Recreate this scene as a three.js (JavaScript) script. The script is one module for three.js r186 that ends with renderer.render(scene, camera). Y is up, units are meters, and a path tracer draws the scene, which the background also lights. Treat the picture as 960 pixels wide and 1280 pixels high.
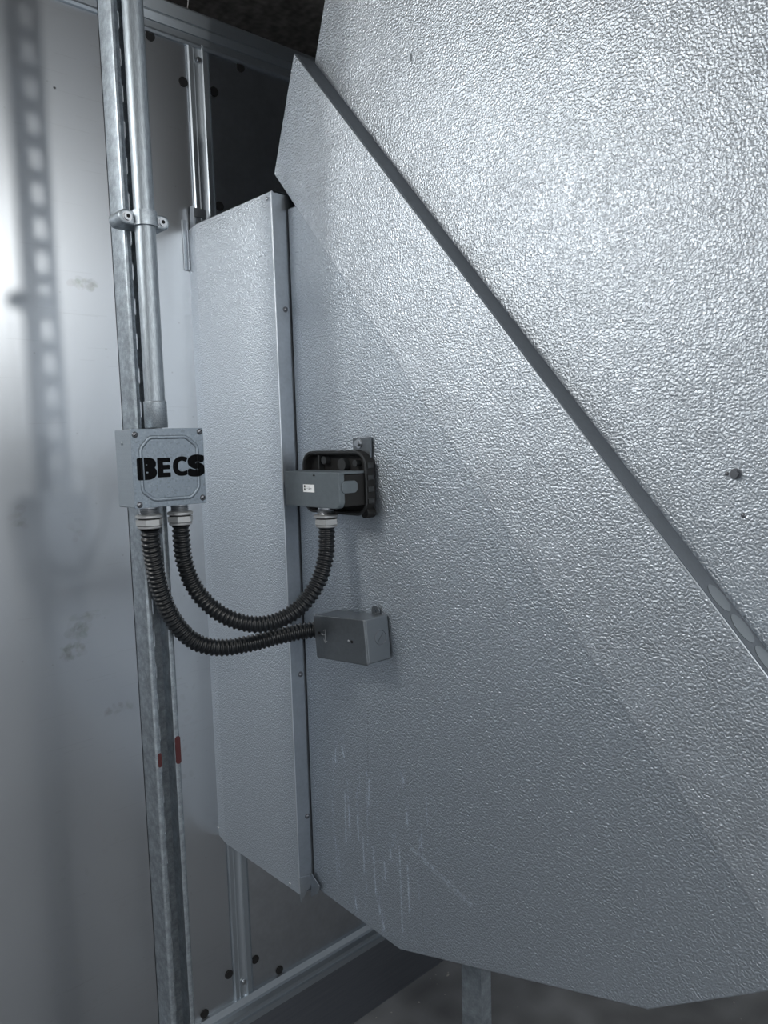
import * as THREE from 'three';
import { RoundedBoxGeometry } from 'three/addons/geometries/RoundedBoxGeometry.js';
import { mergeGeometries, mergeVertices, toCreasedNormals } from 'three/addons/utils/BufferGeometryUtils.js';
import { RectAreaLightUniformsLib } from 'three/addons/lights/RectAreaLightUniformsLib.js';
import { FontLoader } from 'three/addons/loaders/FontLoader.js';
import { TextGeometry } from 'three/addons/geometries/TextGeometry.js';

// ---------------------------------------------------------------- camera, lights, exposure
const scene = new THREE.Scene();
scene.background = new THREE.Color(0x000000);
const camera = new THREE.PerspectiveCamera(66.94, 960 / 1280, 0.02, 30);
camera.position.set(0, 1.33, 1.29);
camera.up.set(0.08608, 0.99498, -0.05106);
camera.lookAt(0.67248, 1.23415, 0.55612);
scene.add(camera);
const renderer = new THREE.WebGLRenderer({ antialias: true });
renderer.toneMapping = THREE.LinearToneMapping;
renderer.toneMappingExposure = 0.73;
renderer.shadowMap.enabled = true;
RectAreaLightUniformsLib.init();
// lamps of the plant room and an added fill batten (all out of the frame): where they hang and how strong they are
const LAMP_COLOR = new THREE.Color().setRGB(1.0, 0.992, 0.955);
const GLOBES = [
  { p: [0.80, 2.11, 2.40], r: 0.085, i: 4.3, c: LAMP_COLOR, label: 'globe ceiling lamp on a short stem, right of the duct and behind the camera' },
  { p: [-0.36, 1.95, 0.17], r: 0.14, i: 2.5, c: LAMP_COLOR, label: 'large globe ceiling lamp on a longer stem, close to the casing left of the strut' },
];
const FILL_TUBES = [  // added as unseen fill for the front wall and floor
  { p: [-0.9, 2.33, 3.2], len: 1.5, axis: 'x', tilt: -0.1, i: 225, c: LAMP_COLOR, label: 'added batten lamp for room fill, unseen under the ceiling far behind the camera by the front wall' },
];

// ---------------------------------------------------------------- small helpers
let seed = 7;
const rnd = () => { seed = (seed * 1664525 + 1013904223) >>> 0; return seed / 4294967296; };
const taken = new Set();
function numbered(n) {
  if (!taken.has(n)) { taken.add(n); return n; }
  for (let k = 1; ; k++) { const s = `${n}_${String(k).padStart(3, '0')}`; if (!taken.has(s)) { taken.add(s); return s; } }
}
function thing(name, label, category, pos = [0, 0, 0], group) {
  const o = new THREE.Group(); o.name = numbered(name); o.position.set(...pos); scene.add(o);
  o.userData = { label, category }; if (group) o.userData.group = group;
  return o;
}
function part(name, geo, mat, parent, pos) {
  const m = new THREE.Mesh(geo, mat); m.name = name; m.castShadow = m.receiveShadow = true;
  if (pos) m.position.set(...pos);
  parent.add(m); return m;
}
function structure(name, geo, mat, pos) {
  const m = part(numbered(name), geo, mat, scene, pos); m.userData = { kind: 'structure' }; return m;
}
const box = (x, y, z, sx, sy, sz, r = 0.0008) => {
  const g = r > 0 ? new RoundedBoxGeometry(sx, sy, sz, 2, Math.min(r, sx / 2.01, sy / 2.01, sz / 2.01)) : new THREE.BoxGeometry(sx, sy, sz);
  return g.translate(x, y, z);
};
// box from its limits
const lim = (x0, x1, y0, y1, z0, z1, r) => box((x0 + x1) / 2, (y0 + y1) / 2, (z0 + z1) / 2, x1 - x0, y1 - y0, z1 - z0, r);
const cyl = (r, h, seg = 24, r2 = r) => new THREE.CylinderGeometry(r2, r, h, seg);
const merge = a => mergeGeometries(a.map(g => { const n = g.index ? g.toNonIndexed() : g; for (const k of Object.keys(n.attributes)) if (!['position', 'normal', 'uv'].includes(k)) n.deleteAttribute(k); n.clearGroups(); return n; }));
const poly = pts => new THREE.Shape(pts.map(p => new THREE.Vector2(...p)));
// sheet outlined in (z, y), running from x0 (near face) to x1
function slabX(pts, x0, x1, bevel = 0.0012, holes = []) {
  const s = pts instanceof THREE.Shape ? pts : poly(pts); s.holes.push(...holes);
  const g = new THREE.ExtrudeGeometry(s, { depth: x1 - x0 - 2 * bevel, bevelEnabled: bevel > 0, bevelSize: bevel, bevelThickness: bevel, bevelOffset: -bevel, bevelSegments: 3, curveSegments: 12 });
  g.applyMatrix4(new THREE.Matrix4().set(0, 0, -1, x1 - bevel, 0, 1, 0, 0, 1, 0, 0, 0, 0, 0, 0, 1));
  return g;
}
// sheet outlined in (x, y), running from z0 (far face) to z1
function slabZ(pts, z0, z1, bevel = 0.0008, holes = []) {
  const s = pts instanceof THREE.Shape ? pts : poly(pts); s.holes.push(...holes);
  const g = new THREE.ExtrudeGeometry(s, { depth: z1 - z0 - 2 * bevel, bevelEnabled: bevel > 0, bevelSize: bevel, bevelThickness: bevel, bevelOffset: -bevel, bevelSegments: 2, curveSegments: 12 });
  return g.translate(0, 0, z0 + bevel);
}
// profile in (x, z) run along y
function runY(pts, y0, y1, bevel = 0) {
  const s = pts instanceof THREE.Shape ? pts : poly(pts);
  const g = new THREE.ExtrudeGeometry(s, { depth: y1 - y0, bevelEnabled: false, curveSegments: 8 });
  g.applyMatrix4(new THREE.Matrix4().set(1, 0, 0, 0, 0, 0, -1, y1, 0, 1, 0, 0, 0, 0, 0, 1));
  return g;
}
// profile in (z, y) run along x
function runX(pts, x0, x1) { return slabX(pts, x0, x1, 0); }
function roundRect(x0, x1, y0, y1, r, cls = THREE.Shape) {
  const s = new cls();
  s.moveTo(x0 + r, y0); s.lineTo(x1 - r, y0); s.absarc(x1 - r, y0 + r, r, -Math.PI / 2, 0); s.lineTo(x1, y1 - r); s.absarc(x1 - r, y1 - r, r, 0, Math.PI / 2);
  s.lineTo(x0 + r, y1); s.absarc(x0 + r, y1 - r, r, Math.PI / 2, Math.PI); s.lineTo(x0, y0 + r); s.absarc(x0 + r, y0 + r, r, Math.PI, 1.5 * Math.PI);
  return s;
}

// ---------------------------------------------------------------- textures
function perNoise(n, s0) {                      // periodic gradient noise, n cells a side
  let s = s0 >>> 0; const R = () => { s = (s * 1664525 + 1013904223) >>> 0; return s / 4294967296; };
  const gx = new Float32Array(n * n), gy = new Float32Array(n * n);
  for (let k = 0; k < n * n; k++) { const a = R() * Math.PI * 2; gx[k] = Math.cos(a); gy[k] = Math.sin(a); }
  const f = t => t * t * t * (t * (t * 6 - 15) + 10);
  return (u, v) => {
    u = (u - Math.floor(u)) * n; v = (v - Math.floor(v)) * n;
    const i = Math.floor(u) % n, j = Math.floor(v) % n, a = u - Math.floor(u), b = v - Math.floor(v), i1 = (i + 1) % n, j1 = (j + 1) % n;
    const d = (ii, jj, x, y) => gx[jj * n + ii] * x + gy[jj * n + ii] * y;
    const fu = f(a), fv = f(b);
    const t0 = d(i, j, a, b) * (1 - fu) + d(i1, j, a - 1, b) * fu, t1 = d(i, j1, a, b - 1) * (1 - fu) + d(i1, j1, a - 1, b - 1) * fu;
    return (t0 * (1 - fv) + t1 * fv) * 1.5;
  };
}
function dataTex(size, fn, { srgb = false, w = size, h = size } = {}) {
  const d = new Uint8Array(w * h * 4);
  for (let j = 0; j < h; j++) for (let i = 0; i < w; i++) {
    const v = fn(i / w, j / h), k = (j * w + i) * 4;
    for (let c = 0; c < 3; c++) d[k + c] = Math.max(0, Math.min(255, Math.round(255 * (Array.isArray(v) ? v[c] : v))));
    d[k + 3] = 255;
  }
  const t = new THREE.DataTexture(d, w, h, THREE.RGBAFormat); t.wrapS = t.wrapT = THREE.RepeatWrapping;
  t.magFilter = THREE.LinearFilter; t.minFilter = THREE.LinearMipmapLinearFilter; t.generateMipmaps = true;
  if (srgb) t.colorSpace = THREE.SRGBColorSpace; t.needsUpdate = true; return t;
}
const sized = (t, mx, my = mx) => { const c = t.clone(); c.repeat.set(1 / mx, 1 / my); c.needsUpdate = true; return c; };
const nA = perNoise(84, 11), nB = perNoise(150, 12), nW = perNoise(60, 13), nW2 = perNoise(60, 14), nC = perNoise(9, 15), nD = perNoise(24, 16);
const stuccoTex = dataTex(1024, (u, v) => {       // wrinkled orange-peel embossing
  const wu = u + 0.004 * nW(u, v), wv = v + 0.004 * nW2(u, v);
  const a = nA(wu, wv), b = nB(wu, wv);
  return 0.5 + 0.46 * a + 0.16 * b - 0.10 * Math.abs(a);
});
const spangleTex = dataTex(512, (u, v) => {       // zinc bloom
  const a = nD(u, v), b = nA(u, v), c = nC(u, v);
  const t = 0.84 + 0.08 * c + 0.08 * a + 0.06 * b; return [t * 0.985, t, t * 1.01];
}, { srgb: true });
const grimeTex = dataTex(512, (u, v) => { const t = 0.95 + 0.02 * nC(u, v) + 0.025 * nD(u, v) + 0.02 * nA(u, v); return t; }, { srgb: true });
const brushTex = dataTex(512, (u, v) => 0.5 + 0.2 * nB(u * 0.05, v) + 0.3 * nA(u * 0.04 + 0.3, v * 2));
const concreteTex = dataTex(512, (u, v) => { const t = 0.62 + 0.16 * nC(u, v) + 0.12 * nD(u, v) + 0.10 * nB(u, v); return [t, t * 1.0, t * 1.0]; }, { srgb: true });
const linenTex = dataTex(512, (u, v) => 0.7 + 0.12 * nA(u, v * 0.5) + 0.1 * nD(u, v) + 0.12 * nB(u, v), { srgb: true });

// ---------------------------------------------------------------- materials
const lin = (r, g, b) => new THREE.Color().setRGB(r, g, b);
const std = o => new THREE.MeshStandardMaterial(o);
const phys = o => new THREE.MeshPhysicalMaterial(o);
const stuccoProps = { color: lin(0.635, 0.685, 0.745), metalness: 1, roughness: 0.48, bumpMap: sized(stuccoTex, 0.22), bumpScale: 0.00095 };
const M = {
  stucco: std({ ...stuccoProps, map: sized(grimeTex, 0.9) }),
  plainAlu: std({ color: lin(0.44, 0.48, 0.53), metalness: 1, roughness: 0.42, map: sized(grimeTex, 0.4) }),
  panel: phys({ color: lin(0.61, 0.64, 0.68), metalness: 1, roughness: 0.33, bumpMap: sized(brushTex, 0.5), bumpScale: 0.00002, map: sized(grimeTex, 0.8), clearcoat: 1, clearcoatRoughness: 0.05 }),
  frame: std({ color: lin(0.48, 0.53, 0.58), metalness: 1, roughness: 0.42 }),
  plinth: std({ color: lin(0.30, 0.32, 0.36), metalness: 1, roughness: 0.45, map: sized(grimeTex, 0.5) }),
  returnShade: std({ color: lin(0.16, 0.18, 0.205), metalness: 0.7, roughness: 0.55, map: sized(grimeTex, 0.12) }),  // dark tone stands for the shade on the band's return face
  postSteel: std({ color: lin(0.42, 0.46, 0.50), metalness: 0.8, roughness: 0.5, map: sized(spangleTex, 0.3) }),
  palePatch: std({ color: lin(0.21, 0.235, 0.26), metalness: 0.6, roughness: 0.6 }),
  foldAlu: std({ color: lin(0.70, 0.74, 0.79), metalness: 1, roughness: 0.35 }),
  plug: std({ color: lin(0.006, 0.006, 0.007), roughness: 0.9 }),
  galv: std({ color: lin(0.47, 0.51, 0.55), metalness: 0.85, roughness: 0.46, map: sized(spangleTex, 0.16), bumpMap: sized(spangleTex, 0.08), bumpScale: 0.00005 }),
  steel: std({ color: lin(0.50, 0.52, 0.55), metalness: 1, roughness: 0.3 }),
  darkSteel: std({ color: lin(0.20, 0.21, 0.23), metalness: 1, roughness: 0.42 }),
  zinc: std({ color: lin(0.40, 0.41, 0.42), metalness: 0.6, roughness: 0.48 }),
  hose: std({ color: lin(0.006, 0.0075, 0.0095), roughness: 0.34 }),
  black: std({ color: lin(0.004, 0.004, 0.0045), roughness: 0.75 }),
  blackMid: std({ color: lin(0.02, 0.022, 0.024), roughness: 0.5 }),
  greyPlastic: std({ color: lin(0.115, 0.14, 0.16), roughness: 0.6, map: sized(grimeTex, 0.2) }),
  rivet: std({ color: lin(0.85, 0.87, 0.9), metalness: 1, roughness: 0.2 }),
  boxSteel: std({ color: lin(0.21, 0.23, 0.25), metalness: 0.9, roughness: 0.40, map: sized(grimeTex, 0.12) }),
  red: std({ color: lin(0.055, 0.007, 0.009), roughness: 0.6 }),
  ink: std({ color: lin(0.006, 0.006, 0.008), roughness: 0.7 }),
  floor: std({ color: lin(0.42, 0.44, 0.47), roughness: 0.75, map: sized(concreteTex, 1.6), bumpMap: sized(concreteTex, 0.5), bumpScale: 0.002 }),
  roomWall: std({ color: lin(0.70, 0.735, 0.785), roughness: 0.9, map: sized(grimeTex, 2.5) }),
  ceiling: std({ color: lin(0.42, 0.405, 0.39), roughness: 0.95, map: sized(linenTex, 0.35) }),
  grit: std({ color: lin(0.30, 0.30, 0.29), roughness: 0.9 }),
  wire: std({ color: lin(0.3, 0.3, 0.3), roughness: 0.6 }),
};

// ---------------------------------------------------------------- room shell
{
  structure('floor', new THREE.BoxGeometry(6.4, 0.1, 5.6), M.floor, [0, -0.05, 1.4]);
  structure('ceiling', new THREE.BoxGeometry(6.4, 0.1, 5.6), M.ceiling, [0, 2.47, 1.4]);
  structure('wall_back', new THREE.BoxGeometry(6.4, 2.62, 0.1), M.roomWall, [0, 1.21, -1.25]);
  structure('wall_front', new THREE.BoxGeometry(6.4, 2.62, 0.1), M.roomWall, [0, 1.21, 4.15]);
  structure('wall_left', new THREE.BoxGeometry(0.1, 2.62, 5.5), M.roomWall, [-3.15, 1.21, 1.45]);
  structure('wall_right', new THREE.BoxGeometry(0.1, 2.62, 5.5), M.roomWall, [3.15, 1.21, 1.45]);
}

// ---------------------------------------------------------------- panelled metal casing that fills the back of the room
{
  const t = thing('equipment_casing', 'brushed metal equipment casing of framed panels behind the strut and duct', 'casing', [0, 0, 0]);
  const X0 = -3.05, X1 = 3.05, Y0 = 0.217, Y1 = 2.035;
  const mull = [-2.28, -1.275, -0.27, 0.759, 1.79];   // upright frame members
  part('core', lim(X0, X1, 0.16, 2.085, -1.15, -0.012, 0), M.plinth, t);
  const smudged = (xa, xb, ya, yb) => {           // hand marks and dirt on the panel behind the strut
    const w = 1024, h = 2048, cv = document.createElement('canvas'); cv.width = w; cv.height = h; const g = cv.getContext('2d');
    g.fillStyle = 'rgb(240,240,240)'; g.fillRect(0, 0, w, h);
    const X = x => (x - xa) / (xb - xa) * w, Y = y => (yb - y) / (yb - ya) * h;
    const blot = (x, y, rx, ry, n, al) => { for (let q = 0; q < n; q++) { const an = rnd() * 6.283, d = Math.sqrt(rnd()); g.fillStyle = `rgba(${120 + 30 * rnd() | 0},${118 + 25 * rnd() | 0},115,${al * 0.4 * rnd()})`; g.beginPath(); g.ellipse(X(x + Math.cos(an) * d * rx), Y(y + Math.sin(an) * d * ry), 2 + 8 * rnd(), 2 + 5 * rnd(), rnd() * 3, 0, 7); g.fill(); } };
    blot(0.480, 1.022, 0.02, 0.012, 45, 0.25); blot(0.467, 0.988, 0.022, 0.012, 50, 0.25); blot(0.50, 1.045, 0.03, 0.006, 30, 0.15); blot(0.542, 0.872, 0.03, 0.008, 30, 0.2); blot(0.527, 1.596, 0.022, 0.008, 45, 0.22); blot(0.49, 1.19, 0.012, 0.03, 22, 0.12); blot(0.40, 1.22, 0.012, 0.02, 22, 0.15);
    blot(0.66, 0.82, 0.03, 0.12, 40, 0.14); blot(0.64, 1.53, 0.02, 0.05, 22, 0.14); blot(0.45, 0.55, 0.08, 0.2, 50, 0.07); g.fillStyle = 'rgba(60,60,60,0.8)'; g.beginPath(); g.ellipse(X(0.500), Y(1.897), 2.2, 2, 0, 0, 7); g.fill();
    for (let q = 0; q < 140; q++) { g.strokeStyle = `rgba(150,150,150,${0.05 + 0.08 * rnd()})`; g.lineWidth = 1; const x = X(0.38 + 0.36 * rnd()), y = rnd() * h; g.beginPath(); g.moveTo(x, y); g.lineTo(x + 20 + 60 * rnd(), y + 4 * (rnd() - 0.5)); g.stroke(); }
    for (let q = 0; q < 60; q++) { g.fillStyle = `rgba(90,88,85,${0.2 * rnd()})`; g.beginPath(); g.ellipse(X(0.38 + 0.36 * rnd()), rnd() * h, 1.5, 1.5, 0, 0, 7); g.fill(); }
    const tx = new THREE.CanvasTexture(cv); tx.colorSpace = THREE.SRGBColorSpace; tx.wrapS = tx.wrapT = THREE.ClampToEdgeWrapping;
    tx.repeat.set(1 / (xb - xa), 1 / (yb - ya)); tx.offset.set(-xa / (xb - xa), -ya / (yb - ya));
    const m = M.panel.clone(); m.map = tx; return m;
  };
  const edges = [X0, ...mull, X1];
  for (let k = 0; k + 1 < edges.length; k++) {
    const a = edges[k] + (k ? 0.022 : 0), b = edges[k + 1] - (k + 2 < edges.length ? 0.022 : 0);
    const p = part('panel', slabZ([[a, Y0], [b, Y0], [b, Y1], [a, Y1]], -0.03, 0, 0.0012), k === 3 ? smudged(a, b, Y0, Y1) : M.panel, t);
    const near = Math.abs(k - 3) < 2;                    // round black plugs along the panel edges
    if (near) {
      const spots = [];
      for (const [sx, x] of [[1, a], [-1, b]]) { spots.push([x + sx * 0.009, Y1 - 0.067], [x + sx * 0.068, Y1 - 0.008], [x + sx * 0.009, Y0 + 0.062], [x + sx * 0.066, Y0 + 0.010]); if (k === 4 && sx > 0) spots.push([x + 0.009, Y1 - 0.27]); }
      for (const [x, y] of spots) {
        const g = cyl(0.0085, 0.002, 20).rotateX(Math.PI / 2);
        part('plug', g, M.plug, p, [x, y, 0.0012]);
      }
    }
  }
  // upright frame members: lip, groove, rolled ridge
  for (const x of mull) {
    const w = 0.022;
    const s = new THREE.Shape();
    s.moveTo(-w, -0.03); s.lineTo(-w, 0.004); s.lineTo(-w + 0.002, 0.0065); s.lineTo(-w + 0.0035, 0.004); s.lineTo(-w + 0.011, 0.004); s.lineTo(-w + 0.0125, 0.0052); s.lineTo(-w + 0.0135, 0.003);
    s.quadraticCurveTo(0.004, 0.0025, 0.0065, 0.0085); s.lineTo(0.009, 0.0085); s.lineTo(0.0105, 0.003); s.lineTo(w - 0.003, 0.003); s.lineTo(w - 0.002, 0.005); s.lineTo(w, 0.004); s.lineTo(w, -0.03);
    const u = part('upright_rail', runY(s, Y0 - 0.004, Y1 + 0.004), M.frame, t, [x, 0, 0]);
    for (const y of [2.012, 0.25]) {
      const sc = part('screw', merge([cyl(0.0052, 0.003, 16).rotateX(Math.PI / 2), cyl(0.0035, 0.0015, 6).rotateX(Math.PI / 2).translate(0, 0, 0.002)]), M.steel, u, [-0.001, y, 0.006]);
    }
  }
  // long rails, run along the casing, with grooves
  const topP = [[-0.03, 2.032], [0.006, 2.032], [0.008, 2.036], [0.006, 2.040], [0.006, 2.049], [0.004, 2.050], [0.004, 2.0515], [0.006, 2.0525], [0.010, 2.064], [0.010, 2.066], [0.0085, 2.067], [0.010, 2.068], [0.012, 2.088], [0.009, 2.092], [-0.03, 2.092]];
  part('top_rail', runX(topP, X0, X1), M.frame, t);
  const botP = [[-0.03, 0.166], [0.018, 0.166], [0.022, 0.170], [0.022, 0.182], [0.018, 0.184], [0.018, 0.188], [0.021, 0.190], [0.021, 0.197], [0.012, 0.201], [0.012, 0.207], [0.008, 0.219], [-0.03, 0.219]];
  part('bottom_rail', runX(botP, X0, X1), M.frame, t);
  part('plinth', lim(X0, X1, 0, 0.168, -1.1, 0.004, 0.001), M.plinth, t);
}

// ---------------------------------------------------------------- clad duct
const rivetGeo = r => { const g = new THREE.SphereGeometry(r, 14, 8, 0, Math.PI * 2, 0, Math.PI / 2); g.scale(1, 0.55, 1); return g; };   // dome on +y
const rivetX = r => rivetGeo(r).rotateZ(Math.PI / 2), rivetZ = r => rivetGeo(r).rotateX(Math.PI / 2);
{
  const d = thing('clad_air_duct', 'large air duct clad in embossed aluminium sheet, coming out of the panelled casing', 'duct', [0, 0, 0]);
  // scuffed sheet of the lower section: white runs and scratches where the photo shows them
  const cv = document.createElement('canvas'); cv.width = cv.height = 1024;
  const cx = cv.getContext('2d'); cx.fillStyle = 'rgb(212,213,214)'; cx.fillRect(0, 0, 1024, 1024);
  const RX = [0.27, 0.75], RY = [0.56, 1.04];
  const P = (z, y) => [(z - RX[0]) / (RX[1] - RX[0]) * 1024, (RY[1] - y) / (RY[1] - RY[0]) * 1024];
  const runs = [[0.426, 0.81, 0.422, 0.765], [0.366, 0.77, 0.364, 0.686], [0.407, 0.71, 0.407, 0.653], [0.43, 0.703, 0.433, 0.627], [0.489, 0.726, 0.491, 0.593], [0.507, 0.786, 0.508, 0.768], [0.506, 0.705, 0.507, 0.632], [0.47, 0.714, 0.47, 0.701], [0.533, 0.754, 0.534, 0.743], [0.501, 0.836, 0.502, 0.83], [0.383, 0.601, 0.385, 0.581], [0.44, 0.614, 0.442, 0.599], [0.448, 0.589, 0.45, 0.578], [0.346, 0.834, 0.344, 0.813], [0.362, 0.843, 0.367, 0.828], [0.374, 0.75, 0.375, 0.70], [0.395, 0.74, 0.396, 0.70], [0.455, 0.69, 0.456, 0.66]];
  const dab = (z0, y0, z1, y1, w, col, n) => {
    for (let k = 0; k < n; k++) {
      const t = rnd(), [x, y] = P(z0 + (z1 - z0) * t, y0 + (y1 - y0) * t);
      cx.fillStyle = col(0.25 + 0.55 * rnd());
      cx.beginPath(); cx.ellipse(x + (rnd() - 0.5) * w, y + (rnd() - 0.5) * w, 0.8 + rnd() * 1.4, 1 + rnd() * 4, 0, 0, 7); cx.fill();
    }
  };
  for (const r of runs) dab(...r, 6, a => `rgba(255,255,255,${a})`, 40 + Math.round(1700 * Math.abs(r[1] - r[3])));
  dab(0.513, 0.735, 0.632, 0.696, 18, a => `rgba(255,255,255,${a * 0.8})`, 420);
  for (const r of runs) dab(r[0], r[1] + 0.02, r[2], r[3] - 0.01, 26, a => `rgba(246,248,252,${a * 0.22})`, 160);
  for (let k = 0; k < 26; k++) { const z = 0.33 + 0.22 * rnd(), y = 0.60 + 0.24 * rnd(), l = 0.02 + 0.07 * rnd(); dab(z, y, z + 0.001, y - l, 5, a => `rgba(250,251,255,${a * 0.55})`, Math.round(900 * l)); }
  dab(0.533, 0.78, 0.536, 0.594, 3, a => `rgba(175,177,180,${a * 0.6})`, 150);
  dab(0.428, 0.921, 0.423, 0.809, 3, a => `rgba(175,177,180,${a * 0.6})`, 120);
  for (let k = 0; k < 260; k++) { const z = 0.28 + 0.3 * rnd(), y = 0.57 + 0.26 * rnd(); dab(z, y, z, y - 0.012 * rnd(), 3, a => `rgba(250,251,255,${a * 0.5})`, 3); }
  const scuff = new THREE.CanvasTexture(cv); scuff.colorSpace = THREE.SRGBColorSpace;
  scuff.wrapS = scuff.wrapT = THREE.ClampToEdgeWrapping; scuff.repeat.set(1 / (RX[1] - RX[0]), 1 / (RY[1] - RY[0])); scuff.offset.set(-RX[0] / (RX[1] - RX[0]), -RY[0] / (RY[1] - RY[0]));
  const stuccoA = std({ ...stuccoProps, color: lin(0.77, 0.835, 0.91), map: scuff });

  // collar at the casing: boxed cover, its near sheet creased along the casing and the top
  const col = part('wall_collar', merge([lim(0.7235, 1.48, 0.570, 1.712, 0.0135, 0.2715, 0.001)]), M.plainAlu, d);
  {
    const zs = [0.0, 0.038, 0.2708, 0.2725], ys = [0.569, 0.5705, 1.684, 1.7125, 1.714];
    const xOf = (i, j) => (i === 0 ? 0.7225 : i === 3 ? 0.7158 : 0.715) + (j === 0 ? 0.002 : j === 3 ? 0.0025 : j === 4 ? 0.004 : 0);
    const pos = [], uv = [];
    const V = (i, j) => [xOf(i, j), ys[j], zs[i]];
    const tri = (...q) => q.forEach(p => { pos.push(...p); uv.push(p[2] + p[0], p[1]); });
    for (let i = 0; i < 3; i++) for (let j = 0; j < 4; j++) { const a = V(i, j), b = V(i + 1, j), c = V(i + 1, j + 1), e = V(i, j + 1); tri(a, b, c); tri(a, c, e); }
    // front return that laps towards the lower section, and the top return
    part('collar_return', slabZ([[0.7168, 0.5695], [0.742, 0.5850], [0.742, 1.7000], [0.7168, 1.7135]], 0.2708, 0.2726, 0.0004), M.plainAlu, d);
    part('folded_edge', cyl(0.0013, 1.140, 12).translate(0.7160, 1.1415, 0.2716), M.foldAlu, d);
    for (let i = 0; i < 3; i++) { const a = V(i, 4), b = V(i + 1, 4), c = [0.80, 1.714, zs[i + 1]], e = [0.80, 1.714, zs[i]]; tri(a, b, c); tri(a, c, e); }
    for (let i = 0; i < 3; i++) { const a = V(i, 0), b = V(i + 1, 0), c = [0.80, 0.569, zs[i + 1]], e = [0.80, 0.569, zs[i]]; tri(a, c, b); tri(a, e, c); }
    const g = new THREE.BufferGeometry(); g.setAttribute('position', new THREE.Float32BufferAttribute(pos, 3)); g.setAttribute('uv', new THREE.Float32BufferAttribute(uv, 2)); g.computeVertexNormals();
    const sheet = part('collar_sheet', g, std({ ...stuccoProps, color: lin(0.71, 0.765, 0.825), roughness: 0.44 }), d);
    for (const [y, z] of [[1.703, 0.262], [0.592, 0.012], [0.578, 0.245]]) part('rivet', rivetX(0.0028), M.rivet, sheet, [0.7148, y, z]);
    for (const [x, y] of [[0.734, 1.535], [0.737, 0.700], [0.735, 0.945]]) part('screw', merge([rivetZ(0.0034), cyl(0.0046, 0.001, 14).rotateX(Math.PI / 2)]), M.darkSteel, sheet, [x, y, 0.2732]);
  }
  part('fixing_angle', merge([lim(0.7110, 0.7195, 1.640, 1.728, 0.0005, 0.0025, 0.0004), lim(0.7180, 0.7195, 1.640, 1.722, 0.0005, 0.006, 0.0004), lim(0.725, 0.757, 1.736, 1.752, 0.004, 0.007, 0.0004), lim(0.725, 0.7265, 1.71, 1.752, 0.004, 0.02, 0.0004)]), M.plainAlu, d);
  // torn corner of the collar's lower lip
  {
    const g = slabX([[0.2735, 0.600], [0.2965, 0.585], [0.2935, 0.572], [0.272, 0.555]], 0.7385, 0.7400, 0.0003);
    const g2 = slabZ([[0.7160, 0.60], [0.7405, 0.595], [0.742, 0.582], [0.7165, 0.556]], 0.2712, 0.2735, 0.0004);
    part('torn_corner', merge([g2, g]), M.plainAlu, d);
  }
  // lower section
  const seam = z => 1.75 - 1.178 * (z - 0.245);
  const lower = slabX([[0.2745, 0.573], [0.484, 0.562], [0.886, 0.690], [1.062, 0.815], [1.02, seam(1.02) + 0.03], [0.316, seam(0.316) + 0.03], [0.30, 1.69], [0.2745, 1.69]], 0.745, 1.455, 0.0012);
  part('lower_section', lower, [stuccoA, M.plainAlu], d);
  // flattened seam strip along the lower edge
  // band over the slanted joint
  const lip = z => 1.909 - 1.165 * (z - 0.309);
  const band = slabX([[0.245, 1.75], [1.062, seam(1.062)], [1.126, lip(1.126)], [0.309, 1.909]], 0.7425, 1.4575, 0.0014);
  part('joint_band', band, [M.stucco, M.plainAlu], d);
  // return along the upper edge of the band, shade put in as dark colour
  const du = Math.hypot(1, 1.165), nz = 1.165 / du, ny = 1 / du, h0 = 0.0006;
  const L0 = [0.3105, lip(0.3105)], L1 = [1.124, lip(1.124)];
  part('shaded_band_return', slabX([L0, L1, [L1[0] + nz * h0, L1[1] + ny * h0], [L0[0] + nz * h0, L0[1] + ny * h0]], 0.7444, 0.7765, 0), M.returnShade, d);
  const patchDisc = new THREE.CylinderGeometry(0.0125, 0.0125, 0.0009, 24);  // flat discs, a little paler than the return strip
  for (let k = 0; k < 4; k++) {
    const z = 0.952 + k * 0.0235, g = patchDisc.clone().scale(0.88, 1, 1.30).applyMatrix4(new THREE.Matrix4().makeRotationX(Math.atan2(nz, ny)));
    part('pale_patch', g, M.palePatch, d, [0.7605, lip(z) + ny * 0.0008, z + nz * 0.0008]);
  }
  // upper section
  const upper = slabX([[0.275, 1.795], [1.07, 0.872], [1.10, 0.96], [1.6405, 2.39], [0.500, 2.39]], 0.776, 1.424, 0.0012);
  const up = part('upper_section', upper, [M.stucco, M.plainAlu], d);
  const hex = merge([cyl(0.0042, 0.0040, 6).rotateZ(Math.PI / 2), cyl(0.0056, 0.0012, 18).rotateZ(Math.PI / 2).translate(0.002, 0, 0)]);
  part('screw', hex, M.darkSteel, up, [0.7735, 1.284, 0.961]);
  part('screw', rivetX(0.0022), M.darkSteel, up, [0.776, 1.284, 0.952]);
  part('screw', rivetX(0.0026), M.darkSteel, up, [0.776, 1.243, 0.969]);
  const ding = new THREE.SphereGeometry(0.005, 18, 10); ding.scale(0.22, 1.2, 0.45);
  part('ding', ding, M.stucco, up, [0.7765, 1.835, 0.523]);
}

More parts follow.
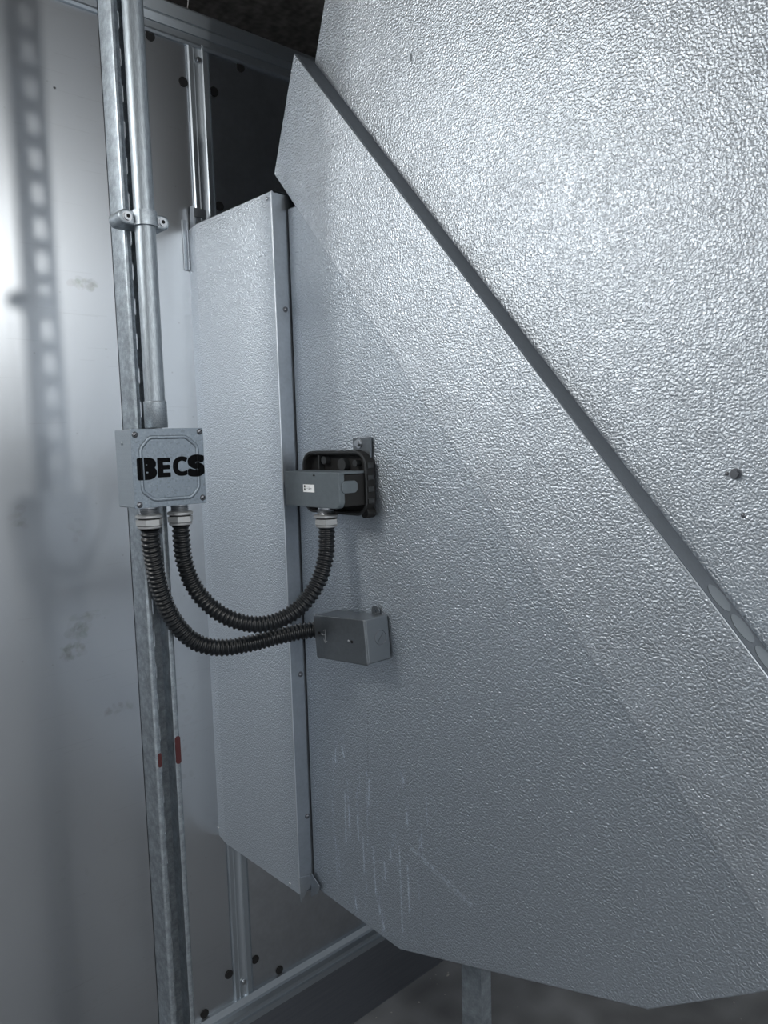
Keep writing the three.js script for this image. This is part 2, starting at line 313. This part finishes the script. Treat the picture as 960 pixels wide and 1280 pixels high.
// ---------------------------------------------------------------- support post under the duct
{
  const t = thing('support_post', 'galvanised channel post standing on the floor under the duct', 'post', [0.81, 0, 0.577]);
  const s = poly([[-0.01, -0.019], [0.012, -0.019], [0.012, -0.0165], [-0.0075, -0.0165], [-0.0075, 0.0165], [0.012, 0.0165], [0.012, 0.019], [-0.01, 0.019]]);
  part('channel', runY(s, 0.006, 0.5755), M.postSteel, t);
  part('foot_plate', lim(-0.05, 0.05, 0, 0.006, -0.05, 0.05, 0.001), M.postSteel, t);
}

// ---------------------------------------------------------------- slotted strut
const SX = 0.4955, SZ0 = 0.230, SZ1 = 0.271;
{
  const t = thing('strut_channel', 'slotted galvanised strut channel running from floor to ceiling in front of the casing', 'strut', [SX, 0, SZ1]);
  const H = 2.42, T = 0.0025, D = SZ1 - SZ0, w = 0.0206;
  // back web with its row of slots
  const s = poly([[-w, 0], [w, 0], [w, H], [-w, H]]);
  const holes = [];
  for (let y = 1.3803 - 0.048 * 28; y < H - 0.02; y += 0.048) if (y > 0.02) holes.push(roundRect(-0.0085, 0.0085, y - 0.0135, y + 0.0135, 0.005, THREE.Path));
  part('slotted_web', slabZ(s, -D, -D + T, 0, holes), M.galv, t);
  for (const e of [-1, 1]) {
    const p = new THREE.Shape();          // side wall with its inturned rolled lip
    const q = [[w, -D], [w, -0.004], [w - 0.0012, -0.0012], [w - 0.004, 0], [w - 0.0075, 0], [w - 0.0095, -0.0012], [w - 0.0098, -0.0075], [w - 0.0075, -0.0075], [w - 0.0072, -0.0028], [w - 0.0045, -0.0025], [w - T, -0.0045], [w - T, -D]];
    (e > 0 ? q : q.map(([x, z]) => [-x, z])).forEach(([x, z], k) => k ? p.lineTo(x, z) : p.moveTo(x, z));
    const side = part('side_wall', toCreasedNormals(runY(p, 0, H), 0.9), M.galv, t);
    if (e > 0) part('paint_mark', slabZ(roundRect(0.0116, 0.0200, 0.862, 0.904, 0.0040), -0.0012, 0.0003, 0.0002), M.red, side).userData.label = 'dark red paint mark';
    else part('paint_mark', slabZ(roundRect(-0.0164, -0.0104, 0.866, 0.887, 0.0024), -0.0012, 0.0003, 0.0002), M.red, side).userData.label = 'dark red paint mark';
  }
}

// ---------------------------------------------------------------- rigid conduit and its clamp
const CX = 0.489, CZ = 0.305;
{
  const t = thing('rigid_conduit', 'straight galvanised conduit pipe dropping along the strut into the stencilled box', 'conduit', [CX, 1.352, CZ]);
  part('pipe', cyl(0.0134, 1.035, 40).translate(0, 0.5515, 0), M.galv, t);
  const prof = [[0, 0], [0.0152, 0], [0.0152, 0.034], [0.0146, 0.0355], [0.013, 0.0355]].map(p => new THREE.Vector2(...p));
  part('connector', new THREE.LatheGeometry(prof, 40), M.galv, t);
}
{
  const t = thing('conduit_clamp', 'cast metal two-bolt clamp holding the conduit pipe to the strut', 'clamp', [CX, 1.6255, CZ]);
  const ear = slabZ(roundRect(-0.0355, 0.0355, -0.0095, 0.0095, 0.0093), -0.0335, 0.001, 0.0022);
  part('saddle', ear, M.galv, t);
  const s = new THREE.Shape(); s.absarc(0, 0, 0.0165, 0, Math.PI, false); s.absarc(0, 0, 0.0135, Math.PI, 0, true);
  part('strap', toCreasedNormals(runY(s, -0.0095, 0.0095), 0.6), M.galv, t);
  for (const e of [-1, 1]) {
    const b = part('bolt', merge([cyl(0.0052, 0.003, 18).rotateX(Math.PI / 2), cyl(0.0065, 0.001, 18).rotateX(Math.PI / 2).translate(0, 0, -0.0015)]), M.steel, t, [e * 0.0245, 0, 0.0028]);
    part('socket', cyl(0.0027, 0.0006, 6).rotateX(Math.PI / 2).translate(0, 0, 0.0014), M.plug, b);
  }
}

// ---------------------------------------------------------------- stencilled junction box
{
  const x0 = 0.4435, x1 = 0.5475, y0 = 1.2465, y1 = 1.350, z0 = 0.2735, z1 = 0.3245;
  const t = thing('junction_box', 'square galvanised junction box with black BECS stencil on its lid, fixed to the strut', 'junction box', [(x0 + x1) / 2, (y0 + y1) / 2, z0]);
  const W = x1 - x0, H = y1 - y0, D = z1 - z0;
  const b = part('box_body', lim(-W / 2, W / 2, -H / 2, H / 2, 0, D - 0.0016, 0.0015), M.galv, t);
  part('rivet', rivetX(0.0028), M.galv, b, [-W / 2, 0.034, 0.022]);
  // lid with stencil print
  const N = 768, cv = document.createElement('canvas'); cv.width = cv.height = N;
  const g = cv.getContext('2d'); g.fillStyle = 'rgb(206,210,214)'; g.fillRect(0, 0, N, N);
  for (let k = 0; k < 1500; k++) { const v = 165 + Math.round(80 * rnd()); g.fillStyle = `rgba(${v},${v + 3},${v + 6},0.4)`; g.beginPath(); g.ellipse(rnd() * N, rnd() * N, 3 + 12 * rnd(), 3 + 10 * rnd(), rnd() * 3, 0, 7); g.fill(); }
  for (let k = 0; k < 40; k++) { g.fillStyle = `rgba(70,75,82,${0.15 + 0.4 * rnd()})`; g.beginPath(); g.ellipse(rnd() * N, rnd() * N, 1 + 2.5 * rnd(), 1 + 2 * rnd(), rnd() * 3, 0, 7); g.fill(); }
  const ink = (ch, u0, u1, v0, v1, thick) => {
    g.save(); g.font = 'bold 200px sans-serif'; const m = g.measureText(ch).width;
    g.translate(u0 * N, v1 * N); g.scale((u1 - u0) * N / m, (v1 - v0) * N / 146); g.fillStyle = g.strokeStyle = 'rgb(10,11,14)'; g.lineWidth = thick; g.lineJoin = 'round';
    g.fillText(ch, 0, 0); if (thick) g.strokeText(ch, 0, 0); g.restore();
  };
  ink('B', 0.045, 0.315, 0.380, 0.625, 26); ink('E', 0.305, 0.520, 0.378, 0.615, 11); ink('C', 0.530, 0.758, 0.372, 0.608, 11); ink('S', 0.765, 0.995, 0.372, 0.612, 32);
  g.fillStyle = 'rgb(196,200,205)'; g.fillRect(0.126 * N, 0.345 * N, 0.024 * N, 0.30 * N);        // the paint missed the flank of the pressed ridge
  for (let k = 0; k < 160; k++) { g.fillStyle = `rgba(190,195,200,${0.2 + 0.5 * rnd()})`; g.fillRect((0.33 + 0.43 * rnd()) * N, (0.38 + 0.24 * rnd()) * N, 1 + 3 * rnd(), 1 + 1.5 * rnd()); }
  for (let k = 0; k < 22; k++) { g.fillStyle = 'rgba(200,204,208,0.75)'; g.fillRect((0.84 + 0.08 * rnd()) * N, (k % 2 ? 0.44 : 0.535) * N + 14 * rnd(), 2 + 5 * rnd(), 2 + 4 * rnd()); }
  const print = new THREE.CanvasTexture(cv); print.colorSpace = THREE.SRGBColorSpace; print.wrapS = print.wrapT = THREE.ClampToEdgeWrapping;
  const LW = W / 2 + 0.0005, LH = H / 2 + 0.0005;
  print.repeat.set(1 / (2 * LW), 1 / (2 * LH)); print.offset.set(0.5, 0.5);
  const lidMat = std({ color: lin(0.42, 0.47, 0.52), metalness: 0.85, roughness: 0.48, map: print });
  const lid = part('lid', slabZ(roundRect(-LW, LW, -LH, LH, 0.002), D - 0.0016, D, 0.0004), lidMat, t);
  const oct = [[-0.0275, 0.0405], [0.0255, 0.0405], [0.0420, 0.0275], [0.0420, -0.0300], [0.0300, -0.0425], [-0.0245, -0.0425], [-0.0405, -0.0300], [-0.0405, 0.0265]];
  const pts = [];
  oct.forEach((p, i) => { const q = oct[(i + 1) % 8], L = Math.hypot(q[0] - p[0], q[1] - p[1]); for (const f of [0.003 / L, 0.3, 0.7, 1 - 0.003 / L]) pts.push(new THREE.Vector3(p[0] + (q[0] - p[0]) * f, p[1] + (q[1] - p[1]) * f, 0)); });
  const curve = new THREE.CatmullRomCurve3(pts, true, 'catmullrom', 0.3);
  const ring = new THREE.TubeGeometry(curve, 200, 0.0026, 10, true); ring.scale(1, 1, 0.55);
  // the ridge carries the same print: its uv are lid positions
  { const p = ring.attributes.position, uv = ring.attributes.uv; for (let k = 0; k < p.count; k++) uv.setXY(k, p.getX(k), p.getY(k)); }
  part('pressed_ridge', ring, lidMat, lid, [0, 0, D]);
  for (const [x, y] of [[-0.047, 0.0445], [0.047, 0.047], [0.047, -0.0445], [-0.046, -0.0475]]) {
    const sc = part('screw', rivetZ(0.0042).scale(1, 1, 1.1), M.darkSteel, lid, [x, y, D]);
    part('slot', lim(-0.0028, 0.0028, -0.0005, 0.0005, 0.0016, 0.0026, 0), M.plug, sc).rotation.z = 0.6;
  }
}

// ---------------------------------------------------------------- flexible conduits with their glands
function corrugated(points, R, pitch) {
  const c = new THREE.CatmullRomCurve3(points.map(p => new THREE.Vector3(...p)), false, 'centripetal');
  const L = c.getLength(), n = Math.round(L / pitch), per = 8, N = n * per, K = 22;
  const fr = c.computeFrenetFrames(N, false), pos = [], uv = [], idx = [];
  for (let i = 0; i <= N; i++) {
    const P = c.getPointAt(i / N), f = (i % per) / per, a = Math.cos(f * Math.PI * 2), r = R - 0.0011 + 0.0011 * Math.sign(a) * Math.pow(Math.abs(a), 0.45);
    for (let k = 0; k <= K; k++) {
      const t = k / K * Math.PI * 2, v = P.clone().addScaledVector(fr.normals[i], Math.cos(t) * r).addScaledVector(fr.binormals[i], Math.sin(t) * r);
      pos.push(v.x, v.y, v.z); uv.push(k / K * 0.08, i / N * L);
      if (i < N && k < K) { const q = i * (K + 1) + k; idx.push(q, q + K + 1, q + 1, q + 1, q + K + 1, q + K + 2); }
    }
  }
  const g = new THREE.BufferGeometry(); g.setAttribute('position', new THREE.Float32BufferAttribute(pos, 3)); g.setAttribute('uv', new THREE.Float32BufferAttribute(uv, 2)); g.setIndex(idx); g.computeVertexNormals();
  // face outwards
  const nrm = g.attributes.normal, P0 = c.getPointAt(0); const o = new THREE.Vector3(pos[0], pos[1], pos[2]).sub(P0);
  if (o.x * nrm.getX(0) + o.y * nrm.getY(0) + o.z * nrm.getZ(0) < 0) { for (let k = 0; k < idx.length; k += 3) { const s = idx[k]; idx[k] = idx[k + 1]; idx[k + 1] = s; } g.setIndex(idx); g.computeVertexNormals(); }
  return g;
}
// gland: axis along +y, thread at the top, hose leaves below
function gland(parent, pos, turn, R = 0.0165) {
  const g = new THREE.Group(); g.name = 'gland'; g.position.set(...pos); if (turn) g.rotation.set(...turn); parent.add(g);
  const L = pts => new THREE.LatheGeometry(pts.map(p => new THREE.Vector2(...p)), 32);
  const turned = pts => toCreasedNormals(L(pts), 0.5);
  part('thread', turned([[0, 0.0085], [0.0118, 0.0085], [0.0126, 0.010], [0.0118, 0.0115], [0.0126, 0.013], [0.0118, 0.0145], [0.0126, 0.016], [0.0118, 0.0175], [0.0118, 0.0213], [0, 0.0213]]), M.steel, g);
  part('lock_nut', turned([[0, 0.0040], [R - 0.0012, 0.0040], [R + 0.0012, 0.0052], [R + 0.0012, 0.0080], [R - 0.001, 0.0096], [0, 0.0096]]), M.zinc, g);
  part('dark_gap', cyl(R - 0.0022, 0.0016, 28).translate(0, 0.0034, 0), M.black, g);  // black disc stands in for the dark gap between the nuts
  const hexN = cyl(R * 1.1, 0.0078, 6).rotateY(0.35).translate(0, -0.0014, 0);
  part('cap_nut', merge([toCreasedNormals(hexN, 0.3), turned([[0, -0.0098], [0.0146, -0.0098], [R - 0.0008, -0.0088], [R - 0.0004, -0.0066], [0.0140, -0.0060], [0.0140, 0.0026], [0, 0.0026]])]), M.zinc, g);
  return g;
}
{
  const t = thing('flexible_conduit', 'black corrugated flexible conduit looping lower, from stencilled box to the grey outlet box', 'flexible conduit', [0.4725, 1.2225, 0.3015], 'black corrugated hoses');
  const pts = [[0.4725, 1.2145, 0.3015], [0.4735, 1.195, 0.2995], [0.4794, 1.1690, 0.2935], [0.4897, 1.1261, 0.2869], [0.5085, 1.0795, 0.2850], [0.5359, 1.0445, 0.2899], [0.5677, 1.0303, 0.3017], [0.6094, 1.0299, 0.3169], [0.6529, 1.0353, 0.3324], [0.690, 1.0390, 0.3470], [0.7155, 1.0405, 0.3640]].map(([x, y, z]) => [x - 0.4725, y - 1.2225, z - 0.3015]);
  part('hose', corrugated(pts, 0.0129, 0.0068), M.hose, t);
  gland(t, [0, 0.0035, 0]);
}
{
  const t = thing('flexible_conduit', 'black corrugated flexible conduit in a U loop from stencilled box up to the damper actuator', 'flexible conduit', [0.5205, 1.2225, 0.2985], 'black corrugated hoses');
  const pts = [[0.5205, 1.2145, 0.2985], [0.5208, 1.195, 0.2980], [0.5227, 1.1698, 0.2971], [0.5318, 1.1304, 0.3022], [0.5493, 1.0988, 0.3146], [0.5724, 1.0775, 0.3313], [0.6034, 1.0664, 0.3531], [0.6325, 1.0715, 0.3719], [0.6599, 1.0903, 0.3871], [0.6843, 1.1233, 0.3967], [0.6995, 1.1614, 0.3974], [0.7040, 1.185, 0.3945], [0.705, 1.2, 0.394]].map(([x, y, z]) => [x - 0.5205, y - 1.2225, z - 0.2985]);
  part('hose', corrugated(pts, 0.0127, 0.0068), M.hose, t);
  gland(t, [0, 0.0035, 0]);
  gland(t, [0.705 - 0.5205, 1.2105 - 1.2225, 0.394 - 0.2985]);
}

// ---------------------------------------------------------------- damper actuator on the duct
{
  const t = thing('damper_actuator', 'grey and black damper actuator with a small white label, mounted on the duct side', 'actuator', [0.744, 1.265, 0.39]);
  const O = new THREE.Vector3(-0.744, -1.265, -0.39), sh = g => g.translate(O.x, O.y, O.z);
  // black gear housing: rim, floor, ribs, spindle hubs
  const rim = slabX(roundRect(0.314, 0.462, 1.219, 1.311, 0.022), 0.7265, 0.7435, 0.0012, [roundRect(0.3185, 0.4575, 1.2235, 1.3065, 0.018, THREE.Path)]);
  const hous = part('gear_housing', sh(merge([rim, slabX(roundRect(0.316, 0.460, 1.221, 1.309, 0.02), 0.7375, 0.7435, 0)])), M.black, t);
  part('rim_bead', sh(slabX(roundRect(0.313, 0.463, 1.218, 1.312, 0.023), 0.7250, 0.7270, 0.0006, [roundRect(0.3165, 0.4595, 1.2215, 1.3085, 0.0195, THREE.Path)])), M.blackMid, hous);
  const teeth = [];
  for (let k = 0; k < 6; k++) teeth.push(lim(0.7285, 0.7400, 1.3095, 1.3125, 0.335 + k * 0.019, 0.343 + k * 0.019, 0.0004));
  for (let k = 0; k < 4; k++) teeth.push(lim(0.7285, 0.7400, 1.236 + k * 0.017, 1.2435 + k * 0.017, 0.4605, 0.4635, 0.0004));
  part('rim_ribs', sh(merge(teeth)), M.blackMid, hous);
  for (const [r, y, z] of [[0.006, 1.298, 0.363], [0.009, 1.292, 0.405], [0.005, 1.294, 0.435]]) part('hub', sh(cyl(r, 0.010, 18).rotateZ(Math.PI / 2).translate(0.7335, y, z)), M.blackMid, hous);
  part('rib', sh(lim(0.7285, 0.738, 1.28, 1.3065, 0.349, 0.352, 0)), M.blackMid, hous);
  part('fixing_lug', sh(cyl(0.0075, 0.016, 18).rotateZ(Math.PI / 2).translate(0.7355, 1.2225, 0.4545)), M.black, hous);
  part('motor_block', sh(lim(0.689, 0.735, 1.2345, 1.2795, 0.335, 0.4575, 0.002)), M.black, t);
  // grey cover: front face with rounded lower corner, top shelf, side tongue
  const cs = new THREE.Shape(); const a = 0.3275, b = 0.457, c = 1.2320, e = 1.2835;
  cs.moveTo(a, c); cs.lineTo(b - 0.010, c); cs.absarc(b - 0.010, c + 0.010, 0.010, -Math.PI / 2, 0); cs.lineTo(b, e - 0.003); cs.absarc(b - 0.003, e - 0.003, 0.003, 0, Math.PI / 2); cs.lineTo(a, e); cs.lineTo(a, c);
  part('cover', sh(merge([slabX(cs, 0.680, 0.6905, 0.0014), lim(0.683, 0.7325, 1.2800, 1.2835, 0.3285, 0.4575, 0.001), slabZ(roundRect(0.668, 0.7085, 1.254, 1.2705, 0.0075), 0.4555, 0.4592, 0.0006).translate(0.0, 0, 0)].slice(0, 2))), M.greyPlastic, t);
  part('cover_tongue', sh(slabZ(roundRect(0.6835, 0.7125, 1.2535, 1.2710, 0.0070), 0.4560, 0.4592, 0.0006)), M.greyPlastic, t);
  part('latch_hole', sh(lim(0.6792, 0.681, 1.2775, 1.2795, 0.3990, 0.4030, 0.0003)), M.plug, t);
  // label
  const cv = document.createElement('canvas'); cv.width = 128; cv.height = 80; const g = cv.getContext('2d');
  g.fillStyle = '#eef0f2'; g.fillRect(0, 0, 128, 80); g.fillStyle = '#15171b'; g.fillRect(10, 8, 16, 26); g.fillRect(10, 40, 16, 24);
  g.fillStyle = '#9a9fa6'; for (const [x, y, w] of [[36, 12, 60], [36, 26, 46], [36, 40, 66], [36, 54, 40]]) g.fillRect(x, y, w, 5);
  g.fillStyle = '#4a4f56'; g.fillRect(72, 36, 16, 12); g.fillRect(60, 50, 20, 8);
  const lt = new THREE.CanvasTexture(cv); lt.colorSpace = THREE.SRGBColorSpace;
  const lg = new THREE.PlaneGeometry(0.0262, 0.0112).rotateY(-Math.PI / 2);
  const lab = merge([lg.translate(-0.00035, 0, 0), lim(-0.0003, 0.0003, -0.0055, 0.0055, -0.013, 0.013, 0)]);
  { const uv = lab.attributes.uv; for (let k = 6; k < uv.count; k++) uv.setXY(k, 0.95, 0.95); }
  part('label', lab, std({ map: lt, roughness: 0.6 }), t, [0.6797 - 0.744, 1.2595 - 1.265, 0.3880 - 0.39]);
  // mounting bracket with bolt
  const br = part('bracket', sh(slabX([[0.4195, 1.30], [0.4195, 1.3305], [0.4585, 1.3315], [0.4575, 1.30]], 0.7395, 0.7425, 0.0005)), M.boxSteel, t);
  part('bolt', merge([cyl(0.0068, 0.001, 20).rotateZ(Math.PI / 2), cyl(0.0048, 0.006, 6).rotateZ(Math.PI / 2).translate(-0.002, 0, 0)]), M.steel, br, [0.7388 - 0.744, 1.3225 - 1.265, 0.4335 - 0.39]);
}

// ---------------------------------------------------------------- small outlet box on the duct
{
  const t = thing('outlet_box', 'small dark steel outlet box with blank cover plate, fixed tilted on the duct side', 'outlet box', [0.7435, 1.0385, 0.4255]);
  t.rotation.x = -0.087;
  const L = 0.1175, H = 0.066, D = 0.0435;
  const body = part('box_body', lim(-D, 0, -H / 2 + 0.001, H / 2 - 0.001, -L / 2 + 0.001, L / 2 - 0.001, 0.002), M.boxSteel, t);
  const cv = part('cover_plate', slabX(roundRect(-L / 2, L / 2, -H / 2, H / 2, 0.003), -D - 0.004, -D, 0.0018), M.boxSteel, t);
  for (const [z, y, m] of [[-0.046, 0.006, 1], [-0.040, 0.0045, 0], [0.0215, -0.0005, 0], [0.029, -0.001, 1]]) part('screw', m ? merge([cyl(0.0022, 0.0008, 14).rotateZ(Math.PI / 2)]) : rivetX(0.0020), m ? M.plug : M.steel, cv, [-D - 0.0042, y, z]);
  // scratched arrow
  const sc = []; for (const [z0, y0, z1, y1] of [[-0.034, -0.008, -0.031, 0.012], [-0.034, -0.008, -0.037, -0.002], [-0.034, -0.008, -0.029, -0.005], [-0.031, 0.012, -0.036, 0.010], [-0.0335, 0.004, -0.0385, 0.0035]]) {
    const g = new THREE.BoxGeometry(0.0003, Math.hypot(z1 - z0, y1 - y0), 0.0012); g.rotateX(Math.atan2(z1 - z0, y1 - y0)); g.translate(-D - 0.0041, (y0 + y1) / 2, (z0 + z1) / 2); sc.push(g);
  }
  part('scratch_mark', merge(sc), M.zinc, cv);
  part('knockout', merge([new THREE.TorusGeometry(0.0105, 0.0006, 8, 32), lim(-0.0072, 0.0072, -0.0006, 0.0006, -0.0005, 0.0006, 0).rotateZ(0.75)]), M.darkSteel, body, [-0.0175, 0.002, L / 2 - 0.001]);
  const tabS = roundRect(-0.0085, 0.0085, 0, 0.017, 0.0080); tabS.holes.push(new THREE.Path().absarc(0, 0.009, 0.0032, 0, Math.PI * 2, true));
  part('mounting_tab', slabX(tabS, -0.0026, -0.0006, 0.0004), M.boxSteel, body, [0, H / 2 - 0.006, 0.034]);
  part('hose_socket', cyl(0.0152, 0.008, 28).rotateX(Math.PI / 2), M.darkSteel, body, [-0.024, -0.002, -L / 2 - 0.001]);
}

// ---------------------------------------------------------------- loose wire above the casing, grit on the floor
{
  const c = new THREE.CatmullRomCurve3([[0.752, 2.418, 0.004], [0.750, 2.25, 0.006], [0.747, 2.13, 0.006], [0.741, 2.094, 0.006]].map(p => new THREE.Vector3(...p)));
  const m = part(numbered('hanging_wire'), new THREE.TubeGeometry(c, 24, 0.0009, 8), M.wire, scene); m.userData = { label: 'thin pale wire hanging above the top rail of the casing', category: 'wire' };
}
{
  const o = new THREE.Group(); o.name = numbered('floor_grit'); o.userData = { label: 'pale grit and chips scattered on the floor beside the plinth', category: 'grit', kind: 'stuff' }; scene.add(o);
  const gs = []; for (let k = 0; k < 160; k++) { const r = 0.001 + 0.003 * rnd() * rnd(); const g = new THREE.IcosahedronGeometry(r, 0); g.scale(1, 0.6, 1 + rnd()); g.rotateY(rnd() * 6); g.translate(0.95 + 1.6 * rnd(), r * 0.4, 0.02 + Math.pow(rnd(), 2) * 0.9); gs.push(g); }
  part('chips', merge(gs), M.grit, o);
}

// ---------------------------------------------------------------- lamps and the added fill batten (outside the frame)
for (const { p, r, i, c, label } of GLOBES) {
  const t = thing('ceiling_lamp', label, 'lamp', p);
  part('stem', cyl(0.012, 2.42 - p[1] - r, 16).translate(0, (2.42 - p[1] + r) / 2, 0), M.galv, t);
  part('lamp_cap', cyl(r * 0.7, 0.04, 28).translate(0, r, 0), M.galv, t);
  part('lamp_globe', new THREE.SphereGeometry(r, 32, 20), std({ color: lin(0.9, 0.9, 0.9), emissive: c, emissiveIntensity: 5, roughness: 0.4 }), t);
  const l = new THREE.PointLight(c, i, 0, 2); l.castShadow = true; l.shadow.radius = r / 0.02; l.name = 'lamp_light'; t.add(l);
}
for (const { p, len, axis, tilt, i, c, label } of FILL_TUBES) {        // long axis x or z; tilt swings it towards the casing (x) or the duct (z)
  const t = thing('added_fill_batten', label, 'lamp', p);
  const turn = new THREE.Euler(axis === 'x' ? tilt : -tilt, axis === 'x' ? 0 : Math.PI / 2, 0, 'YXZ');
  const tray = part('reflector', merge([lim(-len / 2 - 0.03, len / 2 + 0.03, 0.03, 0.06, -0.07, 0.07, 0.004), lim(-len / 2, len / 2, 0.055, 0.075, -0.012, 0.012, 0.002)]), M.zinc, t);
  const df = part('lamp_diffuser', lim(-len / 2, len / 2, -0.02, 0.03, -0.055, 0.055, 0.012), std({ color: lin(0.9, 0.9, 0.9), emissive: c, emissiveIntensity: 5, roughness: 0.4 }), t);
  const q = new THREE.Quaternion().setFromEuler(turn); tray.quaternion.copy(q); df.quaternion.copy(q);
  const hl = 2.42 - p[1] - 0.05;
  for (const e of [-1, 1]) part('hanger', cyl(0.006, hl, 12), M.galv, t, axis === 'x' ? [e * len * 0.35, 0.05 + hl / 2, 0] : [0, 0.05 + hl / 2, e * len * 0.35]);
  const l = new THREE.RectAreaLight(c, i, len, 0.11); l.name = 'lamp_light'; t.add(l);
  l.position.set(0, -0.024, 0).applyQuaternion(q);
  l.quaternion.copy(q).multiply(new THREE.Quaternion().setFromAxisAngle(new THREE.Vector3(1, 0, 0), -Math.PI / 2));
}

renderer.render(scene, camera);
